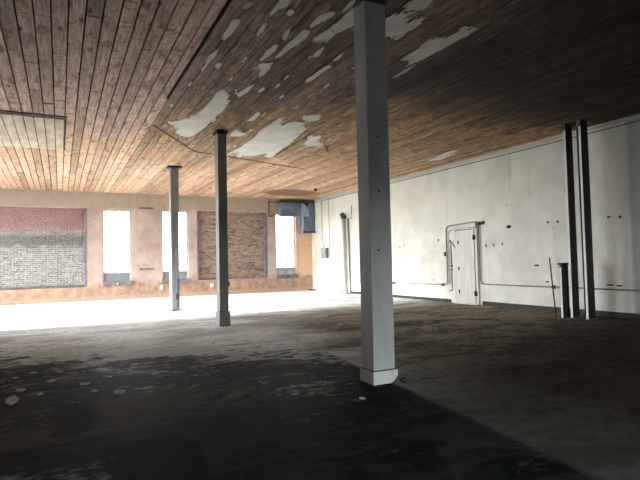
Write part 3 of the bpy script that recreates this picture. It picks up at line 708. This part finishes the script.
m = MB(); m.box(9.97, 11.86, YB - .40, YB - .02, 4.53, 4.60); m.build('duct_top_shade', 'black', r)  # black slab standing in for the shadow above the duct
m = MB(); m.tube([(9.47, YB - .03, 4.60), (9.47, YB - .03, 3.90), (9.52, YB - .05, 3.82), (9.66, YB - .06, 3.83), (9.74, YB - .05, 3.90)], .022, 8, bend=.05); m.tube([(9.47, YB - .03, 4.58), (9.95, YB - .03, 4.56)], .016, 8)
tag(m.build('hanging_cable', 'black'), 'black cable hanging down beside the duct with a curled end', 'cable', None, 'thing')
for z, w in ((4.09, 'upper'), (1.32, 'lower')):
    m = MB(); m.box(3.20, 3.82, YB - .03, YB, z - .04, z + .04)
    for k in range(2): m.tube([(3.32 + k * .38, YB - .045, z), (3.32 + k * .38, YB - .03, z)], .022, 8)
    tag(m.build('iron_strap', 'sill'), w + ' dark iron strap on the plaster between the two windows beside the farthest post', 'iron strap', 'iron straps on the far wall', 'thing')
def outlet(x, z, label):
    r = empty('outlet_plate', (x, YB - .01, z), label, 'outlet', 'outlets on the far wall', 'thing')
    m = MB(); m.box(x - .07, x + .07, YB - .02, YB, z - .09, z + .09); m.build('plate', 'plate', r, .004)
    m = MB(); m.box(x - .025, x + .025, YB - .026, YB - .02, z - .05, z + .05); m.build('socket', 'frame', r)
outlet(6.5, .46, 'small cream outlet plate below the rough brown brick panel')
outlet(4.16, .46, 'small cream outlet plate below the window behind the farthest post')
m = MB(); m.tube([(10.1, 20.2, ZC - .012), (10.1, 20.2, ZC - .06)], .05, 12); m.tube([(10.1, 20.2, ZC - .06), (10.1, 20.2, ZC - .12)], .075, 12)
tag(m.build('ceiling_fitting', 'black'), 'small black round fitting on the far ceiling near the white wall', 'fitting', None, 'thing')

# ------------------------------------------------------------------ floor litter and wear marks
def flake(cx, cy, rx, ry, seed, label, group, mat='flake', name='wear_mark'):
    m = MB(); r = random.Random(seed); n = 9
    P = [(cx + rx * math.cos(2*math.pi*k/n) * r.uniform(.7, 1.15), cy + ry * math.sin(2*math.pi*k/n) * r.uniform(.7, 1.15)) for k in range(n)]
    m.ragged(P, 0.001, 0.006, seed, 0, .006, .012, 2)
    return tag(m.build(name, mat), label, 'wear mark' if name == 'wear_mark' else 'scrap', group, 'thing')
G = 'wear marks on the black coated floor'  # thin slabs standing for worn marks in the black coating
flake(.63, 6.58, .085, .13, 1, 'largest pale wear mark on the black floor, alone below the pale zone', G)
flake(-.49, 6.86, .07, .24, 2, 'long pale wear mark on the black floor at the picture edge', G)
for k, (a, b) in enumerate(((.28, 7.27), (.60, 7.54), (-.21, 7.0), (-.55, 8.2), (0, 8.29), (.37, 6.8), (-.34, 8.44), (-.10, 7.71), (.90, 7.87), (-.44, 7.36))):
    flake(a, b, rnd.uniform(.03, .07), rnd.uniform(.04, .11), 20 + k, 'small pale wear mark among others along the edge of the black floor coating', G)
flake(2.93, 4.83, .035, .06, 41, 'tiny white scrap on the floor at the foot of the thick post', None, 'litter', 'paper_scrap')
m = MB()
for k in range(5):
    cx, cy = 3.745 + rnd.uniform(-.03, .05), 5.20 + rnd.uniform(-.06, .05); s_ = rnd.uniform(.02, .04)
    bmesh.ops.create_icosphere(m.b, subdivisions=1, radius=s_, matrix=Matrix.Translation((cx, cy, s_ * .7)) @ Matrix.Rotation(k, 4, 'X') @ Matrix.Diagonal((1.3, .8, .7, 1)))
tag(m.build('rubble', 'black'), 'dark crumbs of broken plinth at the foot of the thick post', 'rubble', None, 'stuff')
m = MB(); m.bar((6.0, 18.5, .006), (8.7, 18.9, .006), .05, .012)
tag(m.build('floor_batten', 'batten'), 'thin dark batten lying flat on the bright floor near the far wall', 'batten', None, 'thing')
m = MB(); m.ragged([(11.5, 23.9), (11.88, 23.85), (11.88, 24.3), (11.6, 24.3)], 0.002, 0.05, 9, 0, .02, .02, 2)
tag(m.build('debris_heap', 'batten'), 'small dark heap of debris in the far corner of the floor', 'debris', None, 'thing')

# ------------------------------------------------------------------ yard outside (bounces daylight up to the ceiling)
m = MB(); m.box(-60, 70, -60, 90, -0.6, -0.3)
struct(m.build('ground', 'ground'), 'dark asphalt yard outside the building', 'ground')

# ------------------------------------------------------------------ daylight
w = D.worlds.new('overcast_sky'); SC.world = w; w.use_nodes = True
nt = w.node_tree; nt.nodes.clear()
tc = nt.nodes.new('ShaderNodeTexCoord'); sx = nt.nodes.new('ShaderNodeSeparateXYZ'); mr = nt.nodes.new('ShaderNodeMapRange')
cr = nt.nodes.new('ShaderNodeMix'); cr.data_type = 'RGBA'; bg = nt.nodes.new('ShaderNodeBackground'); ow = nt.nodes.new('ShaderNodeOutputWorld')
nt.links.new(tc.outputs['Generated'], sx.inputs[0]); nt.links.new(sx.outputs[2], mr.inputs[0]); mr.inputs[1].default_value = 0; mr.inputs[2].default_value = 0.7
nt.links.new(mr.outputs[0], cr.inputs[0]); cr.inputs[6].default_value = (1.0, 0.985, 0.96, 1); cr.inputs[7].default_value = (0.80, 0.90, 1.0, 1)
nt.links.new(cr.outputs[2], bg.inputs[0]); bg.inputs[1].default_value = 34.0; nt.links.new(bg.outputs[0], ow.inputs[0])

def portal(name, loc, size, rot):
    l = D.lights.new(name, 'AREA'); l.shape = 'RECTANGLE'; l.size, l.size_y = size; l.cycles.is_portal = True
    o = D.objects.new(name, l); COL.objects.link(o); o.location = loc; o.rotation_euler = rot
for h4 in WIN: portal('sky_portal', ((h4[0]+h4[1])/2, YB + .45, (h4[2]+h4[3])/2), (h4[1]-h4[0], h4[3]-h4[2]), (math.radians(-90), 0, 0))
for h4 in LWIN: portal('sky_portal', (XL - .48, (h4[0]+h4[1])/2, (h4[2]+h4[3])/2), (h4[3]-h4[2], h4[1]-h4[0]), (0, math.radians(-90), 0))
for h4 in FDOOR: portal('sky_portal', ((h4[0]+h4[1])/2, YF - .48, (h4[2]+h4[3])/2), (h4[1]-h4[0], h4[3]-h4[2]), (math.radians(90), 0, 0))
s = D.lights.new('low_sun', 'SUN'); s.energy = 48.0; s.angle = math.radians(13.0); s.color = (1.0, 0.975, 0.94)
so = D.objects.new('low_sun', s); COL.objects.link(so); so.location = (-20, 10, 10)
dirv = Vector((5.2, 0.06, -1.50)); so.rotation_euler = dirv.to_track_quat('-Z', 'Y').to_euler()

# ------------------------------------------------------------------ camera
cam = D.cameras.new('camera'); co = D.objects.new('camera', cam); COL.objects.link(co)
cam.sensor_width = 36.0; cam.lens = 512.2 * 36 / 640; cam.clip_end = 300
f = 512.2
def cam_axes():
    v1 = Vector((60 - 320, 267 - 240, f)).normalized(); v2 = Vector((1329 - 320, 239 - 240, f)).normalized()
    up = v2.cross(v1)
    if up.y > 0: up = -up
    return v2, v1, up.normalized()
ax, ay, az = cam_axes()
right = Vector((ax.x, ay.x, az.x)); down = Vector((ax.y, ay.y, az.y)); fwd = Vector((ax.z, ay.z, az.z))
co.matrix_world = Matrix((( right.x, -down.x, -fwd.x, 0.0), (right.y, -down.y, -fwd.y, 0.0), (right.z, -down.z, -fwd.z, 1.5), (0, 0, 0, 1)))
SC.camera = co

SC.view_settings.view_transform = 'Standard'; SC.view_settings.look = 'None'; SC.view_settings.gamma = 1.0; SC.view_settings.use_curve_mapping = False
SC.view_settings.exposure = 0.0
SC.cycles.use_denoising = True
SC.cycles.max_bounces = 10; SC.cycles.diffuse_bounces = 7; SC.cycles.transparent_max_bounces = 12
SC.cycles.sample_clamp_indirect = 8.0
